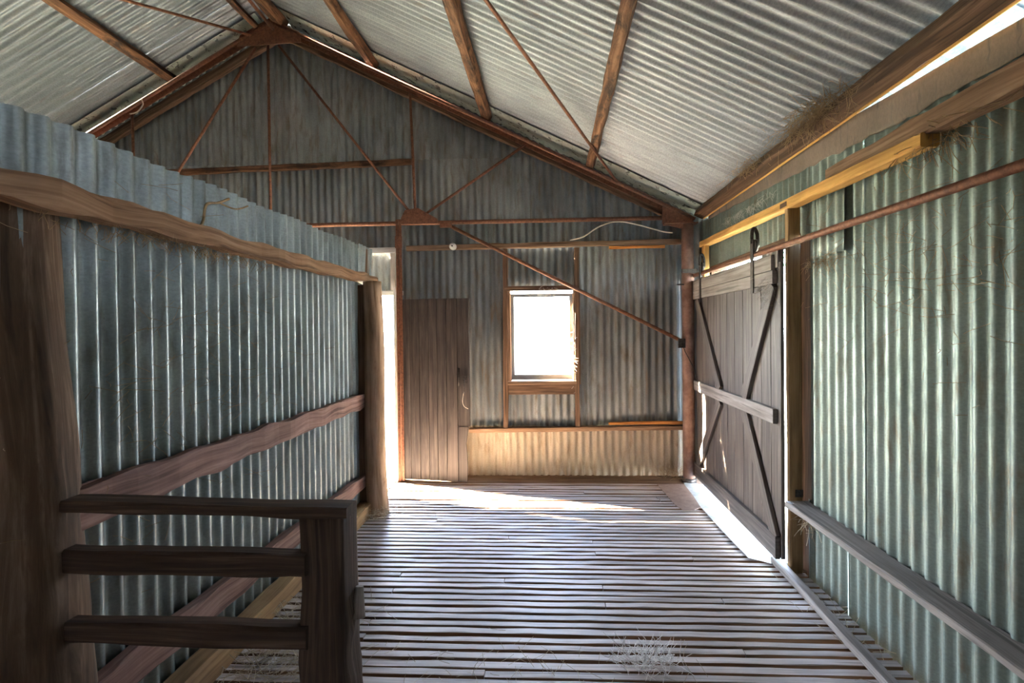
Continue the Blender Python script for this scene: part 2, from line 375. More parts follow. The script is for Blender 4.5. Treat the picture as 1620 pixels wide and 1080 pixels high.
panel(-3.75, -1.62, 1.94, 2.40, mi=1, yo=.012, tint=.8, amp=.006)
tag(b.build('wall_back', ['galv_back', 'galv_pale', 'galv_bounce']), 'corrugated iron gable wall with the window, dull grey green sheets', 'wall', kind='structure')

b = MB(); sid = 40
def rpanel(y0, y1, z0, z1, xo=0, tint=None, seed=None, lean=0):
    global sid
    y = y0
    while y < y1 - .01:
        ye = min(y+.70, y1); sid += 1
        b.corr((WX + xo + (sid % 2)*.005, y-.01, z0), (0, 1, 0), (lean, 0, 1), (-1, 0, 0), ye-y+.03, z1-z0, tint=rnd.uniform(.3, .8) if tint is None else tint, seed=sid, ph=2*math.pi*((y-.01)/.0762))
        y = ye
rpanel(-.9, 1.735, .43, 2.50); rpanel(1.745, 2.93, .43, 2.50, tint=.75)
rpanel(-.9, 2.96, -.14, .47, xo=.010, tint=.55)
rpanel(2.93, 5.0, 2.09, 2.62, xo=.004, tint=.5); rpanel(4.72, 5.0, -.04, 2.12, tint=.4)
pass
tag(b.build('wall_right', 'galv_right'), 'corrugated iron side wall, greenish grey sheets with the sliding door opening', 'wall', kind='structure')

b = MB(); sid = 90; y = 1.335
while y < 3.84:
    ye = min(y+.70, 3.86); sid += 1
    def cut(du, y=y): return (0, 2.205 + .012*(y+du) - .02 + .006*math.sin((y+du)*9))
    b.corr((LX - (sid % 2)*.001, y-.01, .02), (0, 1, 0), (0, 0, 1), (1, 0, 0), ye-y+.03, 1, cut=cut, tint=rnd.uniform(.45, .7), seed=sid, ph=2*math.pi*((y-.01)/.0762), rows=14, dent=.0012, amp=.0125)
    y = ye
b.corr((LX+.004, 3.86, 1.93), (-.03, 1, 0), (.03, .06, 1), (1, 0, 0), .33, .33, tint=.5, seed=99, rows=4)
tag(b.build('wall_left', 'galv_left'), 'chest to head high partition of upright corrugated iron along the left', 'wall', kind='structure')

# outer left wall; unseen dark wall set close behind the camera to cut fill
b = MB(); sid = 120
for (y0, y1, z0, z1) in ((-3, 4.95, -.03, 2.4),):
    b.corr((-7.1, y0, z0), (0, 1, 0), (0, 0, 1), (1, 0, 0), y1-y0, z1-z0, seed=sid, seg=6); sid += 1
tag(b.build('wall_outer_left', 'galv_back'), 'outer corrugated wall of the far bay', 'wall', kind='structure')
b = MB()
def cutf(du): return (0, roofz(-7.1+du)-.03+.03)
for i in range(58):
    x = -7.1+i*.15; b.beam((x+.075, -.92, -.03), (x+.075, -.92, roofz(x+.075)-.04), .146, .02, up=(0, 1, 0), seed=i, rough=.001, step=.8)
tag(b.build('wall_front', 'dark_brown'), 'unseen dark board wall behind the viewer, set close to cut fill light', 'wall', kind='structure')

# roof
b = MB(); sid = 200; y = -3.05
vr = Vector((1, 0, -.494)).normalized(); vl = Vector((-1, 0, -.548)).normalized()
nr = Vector((.494, 0, 1)).normalized(); nl = Vector((-.548, 0, 1)).normalized()
Lr = (1.76-RX)*math.hypot(1, .494); Ll = (7.45+RX)*math.hypot(1, .548)
while y < 5.06:
    ye = min(y+.6858, 5.09); sid += 1; k = sid % 2
    b.corr((RX, y-.01, RZ+k*.006), (0, 1, 0), vr, nr, ye-y+.03, Lr, seed=sid, tint=rnd.uniform(.5, .8), ph=0, rows=20, seg=9)
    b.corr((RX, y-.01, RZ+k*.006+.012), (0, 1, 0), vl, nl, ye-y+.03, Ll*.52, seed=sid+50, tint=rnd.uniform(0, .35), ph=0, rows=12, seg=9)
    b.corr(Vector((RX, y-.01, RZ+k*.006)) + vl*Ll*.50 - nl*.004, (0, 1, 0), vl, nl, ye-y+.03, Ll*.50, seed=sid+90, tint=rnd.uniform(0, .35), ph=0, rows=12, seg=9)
    y = ye
for s in (-1, 1):   # ridge capping
    v = vr if s > 0 else vl
    P = [[Vector((RX, yy, RZ+.05)) + v*d + Vector((0, 0, -.0+.012*math.sin(d*9))) for d in (0, .05, .1, .15, .2)] for yy in (-3.05, 1, 5.09)]
    b.grid(P, tint=.4)
tag(b.build('ceiling', 'galv_roof'), 'underside of the pitched corrugated iron roof', 'ceiling', kind='structure')

# ------------------------------------------------------------------ verge strips
for nm, x0, x1, zf, lab in (('verge_flashing', -2.72, 1.52, zr, 'bright galvanised strip under the roof edge, right slope of the gable'), ('verge_flashing', -6.9, -2.95, zl, 'greenish galvanised strip under the roof edge, left slope of the gable')):
    b = MB(); P = []; ya = 4.60 if x0 > -3 else 4.66
    for i in range(14):
        x = x0+(x1-x0)*i/13
        P.append([(x, ya + (4.975-ya)*t, zf(x) - .019 - .010*math.sin(math.pi*min(1, max(0, (t-.1)*1.7))) - (.012 if t < .05 or t > .95 else 0)) for t in (0, .06, .12, .2, .3, .4, .5, .6, .7, .85, 1)])
    b.grid(P, tint=.8)
    o = one(nm, b, 'galv_shiny', lab, 'flashing')
    sm = o.modifiers.new('thickness', 'SOLIDIFY'); sm.thickness = .002

# ------------------------------------------------------------------ roof timbers
def slope_beam(name, xc, lab, w=.085, h=.075, y0=-2.9, y1=4.80, side=1, group='roof purlins', m='purlin', seed=0, lift=0):
    zf, nn, vv = (zr, nr, vr) if side > 0 else (zl, nl, vl)
    c = Vector((xc, 0, zf(xc))) - nn*(h/2+.030) + nn*lift
    return bm1(name, m, lab, 'roof timber', (c.x, y0, c.z), (c.x, y1, c.z), w, h, up=nn, rough=.006, seed=seed, bow=0, tint=.6, group=group)
slope_beam('roof_purlin', -1.755, 'brown hardwood purlin nearest the ridge on the right roof slope', seed=1)
slope_beam('roof_purlin', -.600, 'brown hardwood purlin in the middle of the right roof slope', seed=2)
slope_beam('roof_purlin', .435, 'orange brown purlin crossed by the diagonal rod, nearest the right eave', seed=3, w=.075)
slope_beam('roof_purlin', -3.93, 'lone brown purlin across the left roof slope', seed=4, side=-1, w=.08)
slope_beam('roof_purlin', -3.02, 'reddish purlin just left of the ridge', seed=5, side=-1, w=.05)
slope_beam('ridge_beam', -2.70, 'dark brown board just right of the ridge', seed=6, w=.10, h=.10)
bm1('eave_purlin', 'dark_brown', 'dusty dark brown beam along the right eave above the wall', 'roof timber', (1.489, 4.80, 2.658), (1.489, -.85, 2.61), .095, .082, up=nr, rough=.004, seed=8, tint=.6)
bm1('eave_lit_edge', 'pine', 'thin pale strip added as the lit outer lower edge of the right eave beam', 'batten', (1.512, 4.75, 2.599), (1.512, -.85, 2.551), .012, .012, up=nr, rough=.001, seed=9, tint=.8, step=.4)  # pale strip standing for light on the lower edge of the eave beam

# ------------------------------------------------------------------ steel truss in front of the gable wall
TY = 4.75
tr = thing('roof_truss', 'rusted steel roof truss of angle rafters and thin pipe braces before the gable wall', 'truss', (-2.84, TY, 2.62))
def rz(x): return 3.295 - .494*x if x > -2.82 else 6.230 + .548*x
for x0, x1 in ((-2.82, 1.42), (-2.82, -6.9)):
    b = MB(); d = Vector((x1-x0, 0, rz(x1)-rz(x0))).normalized(); up = Vector((0, -1, 0)).cross(d); up = up if up.z > 0 else -up
    a = Vector((x0, TY, rz(x0))); e = Vector((x1, TY, rz(x1)))
    b.beam(a+up*.012, e+up*.012, .058, .008, up=up, rough=.001, bev=.002)
    b.beam(a+Vector((0, .026, 0))-up*.018, e+Vector((0, .026, 0))-up*.018, .008, .058, up=up, rough=.001, bev=.002)
    b.tube([a+Vector((0, -.022, 0))-up*.004, e+Vector((0, -.022, 0))-up*.004], .016)
    b.build('rafter', 'rust', tr)
b = MB(); b.tube([(-6.9, TY, 2.615), (1.13, TY, 2.612)], .021); b.build('bottom_chord', 'rust', tr)
for p, q in (((-2.863, 4.46), (-2.863, 2.62)), ((-2.99, 4.44), (-4.22, 2.63)), ((-2.75, 4.45), (-1.42, 2.73)), ((-1.40, 3.92), (-1.36, 2.70)), ((-.24, 3.37), (-1.26, 2.70)), ((-4.32, 3.83), (-4.31, 2.62))):
    b = MB(); b.tube([(p[0], TY, p[1]), (q[0], TY, q[1])], .0135); b.build('web_brace', 'rust', tr)
def plate(pts, y, th, name, m, par):
    b = MB(); b.prism([(x, y, z) for x, z in pts], (0, 1, 0), th); return b.build(name, m, par)
plate([(-2.82, 4.72), (-2.52, 4.56), (-2.50, 4.46), (-3.17, 4.44), (-3.14, 4.55)], TY-.028, .01, 'gusset_plate', 'rust', tr)
plate([(-1.46, 2.74), (-1.33, 2.76), (-1.24, 2.71), (-1.13, 2.645), (-1.13, 2.60), (-1.50, 2.60), (-1.50, 2.66)], TY-.026, .01, 'gusset_plate', 'rust', tr)
plate([(1.10, 2.72), (1.10, 2.55), (1.28, 2.50), (1.40, 2.50), (1.40, 2.60)], TY-.03, .01, 'gusset_plate', 'rust', tr)
b = MB(); b.box(1.12, 1.44, TY-.055, TY+.05, 2.545, 2.557); b.build('seat_plate', 'rust', tr)

b = MB(); rr = [.058]*12
b.tube([(1.352, TY, -.03 + (2.575)*i/11) for i in range(12)], .058, n=20)
o = thing('steel_post', 'thick round rusted steel post in the far right corner', 'post', (1.352, TY, 0))
b.build('pipe', 'rust_pale', o)
b = MB(); b.tube([(1.352, TY, -.005), (1.352, TY, .045)], .07, n=20); b.build('base_collar', 'iron', o)
b = MB(); b.box(1.28, 1.43, 4.69, 4.71, 2.06, 2.10); b.tube([(1.24, 4.72, 1.95), (1.46, 4.72, 1.95)], .007, n=6); b.build('bolt', 'iron', o)

o = thing('steel_post', 'slim rusted angle post beside the doorway, under the left end of the bottom chord', 'post', (-1.53, TY, 0))
b = MB(); b.box(-1.560, -1.500, TY-.02, TY-.012, -.01, 2.65, rough=.001); b.box(-1.534, -1.526, TY-.012, TY+.05, -.01, 2.65, rough=.001)
b.tube([(-1.530, TY-.024, 0), (-1.530, TY-.024, 2.64)], .006, n=6); b.build('angle', 'rust', o)
b = MB(); b.box(-1.565, -1.495, TY-.03, TY-.02, 2.36, 2.48); b.build('splice_plate', 'rust', o)

o = thing('knee_brace', 'long sloping rusty pipe passing in front of the window to the corner post', 'brace', (1.27, TY, 1.40))
b = MB(); b.tube([(-1.06, TY-.03, 2.60), (-.25, TY-.035, 2.178), (1.285, TY-.03, 1.395)], .0185); b.build('pipe', 'rust', o)
b = MB(); b.box(1.24, 1.31, TY-.055, TY-.035, 1.33, 1.42); b.build('bracket', 'iron', o)
b = MB(); b.box(-1.10, -.98, TY-.055, TY-.047, 2.55, 2.62); b.build('end_plate', 'rust', o)
b = MB(); b.tube([(1.275, 4.70, 1.39), (1.30, 4.69, 1.30), (1.36, 4.60, 1.14), (1.372, 4.55, 1.03)], .004, n=6)
one('tie_wire', b, 'iron', 'thin dark wire from the knee brace end to the sliding door', 'wire')

def rod(lab, p, q, r=.013):
    b = MB(); b.tube([p, tuple((Vector(p)+Vector(q))/2+Vector((0, 0, -.01))), q], r, n=8); return one('bracing_rod', b, 'rust', lab, 'rod')
p0, p1 = Vector((-.346, 2.836, 3.470)), Vector((.684, 4.77, 2.962)); d = p1-p0
rod('rusty diagonal rod under the right roof slope crossing a purlin', tuple(p0-d*1.9), tuple(p1))
p0, p1 = Vector((-3.419, 3.973, 4.345)), Vector((-3.02, 4.74, 4.555)); d = p1-p0
rod('rusty diagonal rod under the left roof slope ending beside the apex', tuple(p0-d*3.2), tuple(p1))
rod('rusty rod running from the apex plate toward the viewer', (-2.79, 4.72, 4.60), (-2.60, 3.1, 4.52), .016)

# ------------------------------------------------------------------ back wall timbers, window
bm1('wall_girt', 'purlin', 'short brown rail high on the gable wall behind the truss braces', 'wall rail', (-4.35, 4.905, 3.235), (-1.44, 4.905, 3.285), .05, .055, rough=.004, seed=21, up=(0, 0, 1))
bm1('wall_girt', 'rough_brown', 'long brown rail above the window holding the white insulator', 'wall rail', (-1.50, 4.905, 2.385), (1.34, 4.905, 2.405), .06, .052, rough=.004, seed=22, tint=.5)
bm1('wall_girt', 'rough_brown', 'long brown rail below the window, knee high, running to the corner post', 'wall rail', (-.86, 4.90, .482), (1.34, 4.90, .512), .07, .045, rough=.003, seed=23, tint=.75)
bm1('batten', 'orange_batten', 'orange batten fixed under the rail above the window', 'batten', (.60, 4.885, 2.352), (1.16, 4.885, 2.356), .03, .026, seed=24)
bm1('batten', 'orange_batten', 'orange batten lying on the knee high rail beside the corner post', 'batten', (.58, 4.89, .553), (1.34, 4.89, .560), .03, .032, seed=25)
bm1('gable_rafter', 'dark_brown', 'dark timber against the gable wall under the right roof slope', 'roof timber', (-2.78, 4.885, rz(-2.78)-.03), (1.40, 4.885, rz(1.40)-.03), .05, .075, up=(.45, 0, 1), rough=.006, seed=26)
bm1('gable_rafter', 'dark_brown', 'dark timber against the gable wall under the left roof slope', 'roof timber', (-2.86, 4.885, rz(-2.86)-.05), (-6.9, 4.885, rz(-6.9)-.05), .05, .09, up=(-.45, 0, 1), rough=.006, seed=27)
bm1('window_stud', 'dark_brown', 'upright timber on the left of the window from upper rail to lower rail', 'stud', (-.478, 4.90, .508), (-.466, 4.90, 2.36), .05, .045, up=(0, 1, 0), seed=28, tint=.9)
bm1('window_stud', 'dark_brown', 'upright timber on the right of the window from upper rail to lower rail', 'stud', (.262, 4.90, .508), (.268, 4.90, 2.36), .05, .045, up=(0, 1, 0), seed=29, tint=.9)
b = MB(); b.beam((-1.575, 4.93, .5), (-1.575, 4.93, 2.3), .1, .02, up=(0, 1, 0))
W = thing('window_1', 'small bright timber framed window in the gable wall', 'window', (-.1, BY, 1.0), kind='structure')
b = MB()
b.box(-.458, -.420, 4.885, 4.935, .985, 1.93); b.box(.226, .262, 4.885, 4.935, .985, 1.93); b.box(-.458, .262, 4.885, 4.935, 1.925, 1.965); b.box(-.50, -.415, 4.935, 4.985, .95, 1.90); b.box(.222, .30, 4.935, 4.985, .95, 1.90)
b.build('window_frame', 'rough_brown', W)
b = MB(); b.box(-.475, .262, 4.862, 4.882, 1.925, 1.972); b.build('window_head', 'dark_brown', W)
b = MB()
b.box(-.425, -.385, 4.937, 4.965, 1.00, 1.895); b.box(.190, .230, 4.937, 4.965, 1.00, 1.895); b.box(-.425, .230, 4.937, 4.965, 1.862, 1.898); b.box(-.425, .230, 4.937, 4.965, 1.00, 1.055)
sash = b.build('window_sash', 'sash_paint', W)
b = MB(); b.box(-.104, -.094, 4.958, 4.972, 1.05, 1.865); b.box(-.39, .195, 4.958, 4.972, 1.575, 1.583); b.build('glazing_bar', 'dark_brown', sash)
b = MB(); b.box(-.39, .195, 4.964, 4.967, 1.05, 1.87); b.build('window_pane', 'glass', sash)
b = MB(); b.box(-.452, .256, 4.86, 4.97, .955, .992, seed=3); b.build('window_sill', 'rough_brown', W)
b = MB(); b.box(-.452, .256, 4.895, 4.925, .852, .952, seed=4); b.build('apron_board', 'dark_brown', W)
for o in W.children: pass

# white insulator and conduit
o = thing('insulator', 'small white ceramic insulator on the rail above the dark door', 'insulator', (-1.0, 4.86, 2.385))
b = MB(); b.tube([(-1.0, 4.875, 2.385), (-1.0, 4.855, 2.385), (-1.0, 4.84, 2.385), (-1.0, 4.82, 2.385), (-1.0, 4.80, 2.385)], .03, n=18, rr=[.022, .036, .030, .036, .016]); b.build('body', 'ceramic', o)
b = MB(); b.tube([(-1.0, 4.80, 2.385), (-1.0, 4.79, 2.385)], .008, n=8); b.build('screw', 'iron', o)
def bez(pts, n=8):
    out_ = []
    P = [pts[0]]+list(pts)+[pts[-1]]
    for i in range(1, len(P)-2):
        for k in range(n):
            t = k/n; a, b_, c, d_ = (Vector(P[i-1]), Vector(P[i]), Vector(P[i+1]), Vector(P[i+2]))
            out_.append(.5*((2*b_)+(c-a)*t+(2*a-5*b_+4*c-d_)*t*t+(3*b_-a-3*c+d_)*t**3))
    out_.append(Vector(pts[-1])); return out_
b = MB(); b.tube(bez([(.20, 4.86, 2.43), (.33, 4.85, 2.46), (.50, 4.84, 2.56), (.68, 4.83, 2.605), (.90, 4.82, 2.56), (1.12, 4.80, 2.49), (1.22, 4.80, 2.475)]), .0065, n=8)
one('conduit', b, 'cable', 'thin cream conduit arching above the rail near the corner post', 'cable')
b = MB(); b.tube(bez([(-4.30, 4.70, 3.78), (-4.22, 4.70, 3.80), (-4.16, 4.70, 3.87), (-4.17, 4.70, 3.92)]), .006, n=8)
one('wire_hook', b, 'cable', 'small curled cream wire under the left truss rafter', 'wire')

# ------------------------------------------------------------------ doorway on the left, hinged plank door
D = thing('door_1', 'dark vertical plank door folded open against the gable wall', 'door', (-1.52, 4.76, 0), kind='structure')
hx, hy, fx, fy = -1.525, 4.775, -.815, 4.695
dd = Vector((fx-hx, fy-hy, 0)); dl = dd.length; dd.normalize(); dn = Vector((dd.y, -dd.x, 0))
def dp(s, z, o=0): return Vector((hx, hy, 0)) + dd*s + dn*o + Vector((0, 0, z))
edges = [0, .093, .19, .285, .378, .475, .59, dl]
for i in range(6):
    b = MB(); a, c = edges[i], edges[i+1]
    b.beam(dp((a+c)/2, .012), dp((a+c)/2, 1.845+rnd.uniform(-.003, .003)), c-a-.004, .022, up=dn, rough=.0008, bev=.003, seed=i+60, tint=rnd.uniform(.35, .7)); b.build('door_board', 'door_dark', D)
b = MB(); b.beam(dp((edges[6]+dl)/2, .56), dp((edges[6]+dl)/2, 1.843), dl-edges[6]-.004, .022, up=dn, rough=.0008, bev=.003, seed=70, tint=.4); b.build('door_board', 'door_dark', D)
b = MB(); b.prism([dp(edges[6]+.004, .01), dp(dl-.035, .01), dp(dl-.03, .20), dp(dl-.042, .40), dp(dl-.018, .56), dp(edges[6]+.004, .56)], dn, .016); b.build('door_board', 'door_dark', D)
b = MB(); b.prism([dp(.475, .012, .012), dp(.586, .012, .012), dp(.586, 1.08, .012), dp(.575, 1.05, .012), dp(.555, .80, .012), dp(.51, .55, .012), dp(.49, .50, .012)], dn, .008, tint=.85); o = b.build('patch_board', 'door_dark', D); o['label'] = 'tapered wooden patch board'
b = MB(); b.beam(dp(.05, .35, -.02), dp(.66, .35, -.02), .02, .09, seed=5); b.beam(dp(.05, 1.5, -.02), dp(.66, 1.5, -.02), .02, .09, seed=6); b.build('ledge', 'door_dark', D)
b = MB(); b.box(-.885, -.84, 4.665, 4.685, 1.00, 1.07)
b.tube([(-.865, 4.67, 1.035), (-.865, 4.63, 1.03), (-.862, 4.62, 1.00), (-.865, 4.625, .93), (-.868, 4.655, .905)], .007, n=8); b.build('door_handle', 'iron', D)
b = MB(); b.tube([(-.925, 4.685, .97), (-.925, 4.685, 1.15)], .008, n=8); b.build('bolt', 'iron', D)
b = MB(); b.tube(bez([(-.875, 4.66, .90), (-.885, 4.66, .82), (-.87, 4.66, .77), (-.83, 4.66, .745)]), .003, n=5); b.build('string', 'cable', D)
T = MB(); T.box(-1.582, -1.562, 4.70, 4.80, 0, 1.96)
tag(T.build('trim_1', 'white_wood'), 'upright door jamb on the bright side of the doorway', 'jamb', kind='structure')
T = MB(); T.box(-3.75, -1.56, 4.90, 4.98, 1.90, 1.945); T.box(-3.75, -1.62, 4.91, 4.935, 2.345, 2.40); T.box(-1.68, -1.635, 4.91, 4.935, 1.95, 2.345)
tag(T.build('trim_2', 'white_wood'), 'white painted timber framing a pale panel above the bright opening', 'trim', kind='structure')
T = MB(); T.box(-1.615, -1.585, 3.95, 4.72, -.02, .012, seed=9)
tag(T.build('trim_3', 'slat'), 'threshold board of the side doorway', 'threshold', kind='structure')
T = MB(); T.box(-1.622, -1.60, 4.90, 4.97, -.02, 1.95, seed=8)
tag(T.build('trim_4', 'white_wood'), 'pale post edge of the bright opening', 'trim', kind='structure')

# ------------------------------------------------------------------ left partition timbers
b = MB(); b.log((-1.462, 3.905, -.02), (-1.496, 3.905, 1.94), .091, .073, 3, n=26, wob=.02, lump=.10, tint=.75, knots=((.55, -1.2, .03, .012), (1.25, -1.9, .028, .01)))
one('log_post', b, 'log', 'pale round log post beside the bright doorway at the end of the partition', 'post')
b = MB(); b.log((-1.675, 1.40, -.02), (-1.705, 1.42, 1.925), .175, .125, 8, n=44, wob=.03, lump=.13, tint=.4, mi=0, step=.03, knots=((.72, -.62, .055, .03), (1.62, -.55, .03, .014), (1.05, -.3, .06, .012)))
one('log_post', b, 'log_shaded', 'massive dark log post at the left edge carrying the top beam', 'post')
bm1('top_beam', 'rough_brown', 'long rough beam along the upper part of the partition resting on both log posts', 'beam', (-1.555, .3, 1.955), (-1.555, 4.12, 1.965), .085, .085, rough=.012, seed=31, step=.06, tint=.65, h1=.07)
bm1('partition_rail', 'red_brown', 'waist high gouged reddish rail along the partition', 'rail', (-1.572, 1.45, .955), (-1.572, 4.0, .950), .045, .135, rough=.011, seed=32, step=.05, h1=.105, tint=.6)
bm1('partition_rail', 'red_brown', 'shin high reddish rail along the partition', 'rail', (-1.570, .8, .300), (-1.570, 4.03, .285), .05, .135, rough=.007, seed=33, step=.06, h1=.10, tint=.7)
bm1('sole_plate', 'pine_grey', 'dusty pale timber along the foot of the partition', 'beam', (-1.545, .8, .055), (-1.545, 3.95, .055), .10, .11, rough=.006, seed=34, tint=.5)
bm1('partition_stud', 'dark_brown', 'narrow upright board closing the far end of the partition sheets', 'stud', (-1.578, 3.885, .0), (-1.578, 3.885, 1.91), .085, .03, up=(0, 1, 0), seed=35, tint=.7)
b = MB(); b.box(-1.64, -1.60, 4.02, 4.12, 2.0, 2.24, seed=36)
one('end_board', b, 'dark_brown', 'short dark board leaning at the far top corner of the partition', 'board')

# railing at front left
F = thing('stock_railing', 'dark low railing of three boards and a stub post in the left foreground', 'railing', (-1.1, 1.44, 0))
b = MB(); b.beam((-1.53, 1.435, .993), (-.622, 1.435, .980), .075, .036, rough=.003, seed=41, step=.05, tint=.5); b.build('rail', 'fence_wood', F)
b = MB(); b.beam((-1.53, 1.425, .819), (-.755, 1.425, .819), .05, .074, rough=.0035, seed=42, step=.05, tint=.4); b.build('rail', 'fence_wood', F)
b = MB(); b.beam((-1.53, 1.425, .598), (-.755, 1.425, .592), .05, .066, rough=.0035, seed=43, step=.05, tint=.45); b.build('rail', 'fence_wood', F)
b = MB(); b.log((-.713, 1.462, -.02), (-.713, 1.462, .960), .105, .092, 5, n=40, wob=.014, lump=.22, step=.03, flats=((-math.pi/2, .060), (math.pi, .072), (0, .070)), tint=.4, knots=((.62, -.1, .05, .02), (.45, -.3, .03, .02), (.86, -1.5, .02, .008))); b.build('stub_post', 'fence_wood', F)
b = MB(); b.log((-.632, 1.49, .61), (-.634, 1.51, .70), .022, .012, 6, n=12, wob=.01, lump=.2, step=.02, tint=.9); o = b.build('knot', 'grey_board', F); o['label'] = 'small pale knob of wood on the post side'

# ------------------------------------------------------------------ right side timbers
b = MB(); b.beam((1.488, 4.70, 2.335), (1.488, 1.93, 2.258), .075, .058, rough=.003, seed=51, tint=.75, step=.2)
one('header_beam', b, 'pine', 'fresh yellow pine beam high on the right wall above the sliding door', 'beam')
bm1('wall_beam', 'rough_brown', 'dusty brown beam above the yellow beam high on the right wall', 'beam', (1.507, 2.60, 2.330), (1.507, -.85, 2.285), .085, .075, rough=.007, seed=52, tint=.45, h1=.12)
def lerp(tab, x):
    if x <= tab[0][0]: return tab[0][1]
    for (a, p), (c, q) in zip(tab[:-1], tab[1:]):
        if x <= c: return p+(q-p)*(x-a)/(c-a)
    return tab[-1][1]
P = []; b = MB()
for i in range(92):
    yy = 4.72 - i*.06
    low = lerp(((-.8, 2.34), (1.6, 2.415), (2.2, 2.43), (2.9, 2.48), (3.7, 2.526), (4.66, 2.583)), yy) + .010*noise.noise(Vector((yy*6, 0, 0))) + .012*noise.noise(Vector((yy*17, 2, 0)))
    top = lerp(((-.8, 2.44), (1.6, 2.528), (2.1, 2.567), (2.78, 2.615), (4.7, 2.64)), yy)
    P.append([(1.548 + .012*noise.noise(Vector((yy*3, t*4, 7))), yy, top + (low-top)*t) for t in (0, .2, .4, .6, .8, .93, 1)])
b.grid(P, tint=.5); o = one('fascia_strip', b, 'fascia', 'dusty crumpled brown flashing along the top of the right wall with a ragged lower edge', 'flashing')
sm = o.modifiers.new('thickness', 'SOLIDIFY'); sm.thickness = .003
o = thing('door_post', 'yellow pine post at the near side of the sliding door', 'post', (1.507, 3.022, 0))
b = MB(); b.beam((1.510, 3.022, -.01), (1.503, 3.022, 2.30), .076, .045, up=(0, 1, 0), rough=.002, seed=53, tint=.6, step=.2); b.build('post', 'pine_grey', o)
b = MB(); b.box(1.45, 1.55, 2.985, 3.07, 2.27, 2.30); b.build('end_cap', 'dark_brown', o)
b = MB(); b.box(1.500, 1.545, 2.990, 2.998, .475, .52); b.build('nail_plate', 'iron', o)
bm1('backing_board', 'dark_brown', 'dark board in the recess between the yellow post and the wall sheets', 'board', (1.606, 2.995, -.14), (1.606, 2.995, 2.08), .022, .21, up=(0, 1, 0), seed=54, tint=.2)
bm1('jamb_block', 'pine', 'short yellow block hanging under the far end of the yellow beam', 'block', (1.478, 4.60, 1.98), (1.478, 4.60, 2.31), .05, .07, up=(0, 1, 0), seed=55, tint=.5)

# ledge board: follows the wall, a little askew
b = MB(); b.beam((1.495, 2.965, .440), (1.548, -1.2, .450), .145, .034, rough=.003, seed=56, tint=.5, w1=.10, step=.08)
one('wall_ledge', b, 'grey_board', 'weathered grey plank fixed as a ledge along the right wall', 'ledge')
bm1('floor_strip', 'grey_board', 'loose square grey strip lying on the slats toward the sliding door', 'timber strip', (1.435, 3.13, .022), (1.385, .7, .022), .058, .04, rough=.002, seed=57, tint=.55)

# sliding door
S = thing('door_2', 'large weathered sliding plank door with crossed braces hung from an overhead pipe', 'door', (1.42, 3.9, .07), kind='structure')
ys = [2.995, 3.13, 3.27, 3.42, 3.58, 3.74, 3.90, 4.05, 4.20, 4.36, 4.52, 4.68, 4.80]
for i in range(12):
    b = MB(); yc = (ys[i]+ys[i+1])/2
    b.beam((1.428, yc, .085), (1.428, yc, 1.93), .022, ys[i+1]-ys[i]-.004, up=(0, 1, 0), rough=.0008, bev=.003, seed=80+i, tint=rnd.uniform(.3, .75)); b.build('door_board', 'door_grey', S)
for z0, z1, ya, yb in ((1.885, 1.985, 3.06, 4.80), (1.80, 1.882, 3.04, 4.82), (.918, 1.012, 3.045, 4.85), (.075, .215, 3.02, 4.82)):
    b = MB(); b.beam((1.402, ya, (z0+z1)/2), (1.402, yb, (z0+z1)/2), .028, z1-z0, rough=.001, seed=int(z0*99), tint=.6, bev=.003); b.build('ledge', 'grey_board' if z0 > .5 else 'door_grey', S)
for ya, za, yb, zb in ((3.07, 1.80, 3.52, 1.01), (3.52, .92, 3.05, .20), (4.62, 1.80, 4.02, 1.01), (4.02, .92, 4.62, .20)):
    b = MB(); b.beam((1.403, ya, za), (1.403, yb, zb), .026, .095, up=(0, 1, 0) if False else (0, (zb-za), -(yb-ya)), rough=.001, seed=int(ya*31), tint=.65, bev=.003); b.build('brace', 'door_grey', S)
for yy in (3.33, 4.47):
    b = MB(); b.box(1.380, 1.387, yy-.022, yy+.022, 1.76, 2.13)
    b.tube(bez([(1.384, yy, 2.10), (1.384, yy, 2.16), (1.392, yy, 2.20), (1.405, yy, 2.20), (1.42, yy, 2.16), (1.422, yy, 2.08)], 5), .013, n=8)
    h = b.build('hanger', 'iron', S)
    b = MB(); b.tube([(1.392, yy, 2.085), (1.412, yy, 2.085)], .045, n=18); b.build('wheel', 'iron', h)
b = MB(); b.box(1.41, 1.45, 3.02, 3.10, 1.90, 2.02); b.box(1.41, 1.45, 3.16, 3.24, 1.93, 2.02); b.build('spacer_block', 'grey_board', S)
b = MB(); b.tube([(1.405, 4.86, 2.037), (1.405, 3.9, 2.030), (1.402, 2.4, 2.012), (1.400, -.4, 1.985)], .0185, n=12)
o = thing('door_rail', 'long rusty pipe carrying the sliding door along the right wall', 'rail', (1.40, 2.2, 2.02)); b.build('pipe', 'rust', o)
for yy in (4.60, 3.05, .9):
    b = MB(); b.beam((1.405, yy, 2.01), (1.56, yy, 2.03), .03, .012); b.build('bracket', 'iron', o)
b = MB(); b.box(1.57, 1.66, 3.10, 3.14, -.04, 2.10, seed=1); b.box(1.56, 1.70, 4.68, 4.74, -.04, 2.10, seed=2); b.box(1.56, 1.62, 3.08, 4.74, 2.07, 2.12, seed=3)
tag(b.build('trim_5', 'dark_brown'), 'timber lining of the sliding door opening', 'trim', kind='structure')
b = MB(); b.box(1.545, 1.62, 3.05, 4.72, -.06, -.02, seed=3)
tag(b.build('trim_6', 'dark_brown'), 'sill under the sliding door', 'trim', kind='structure')

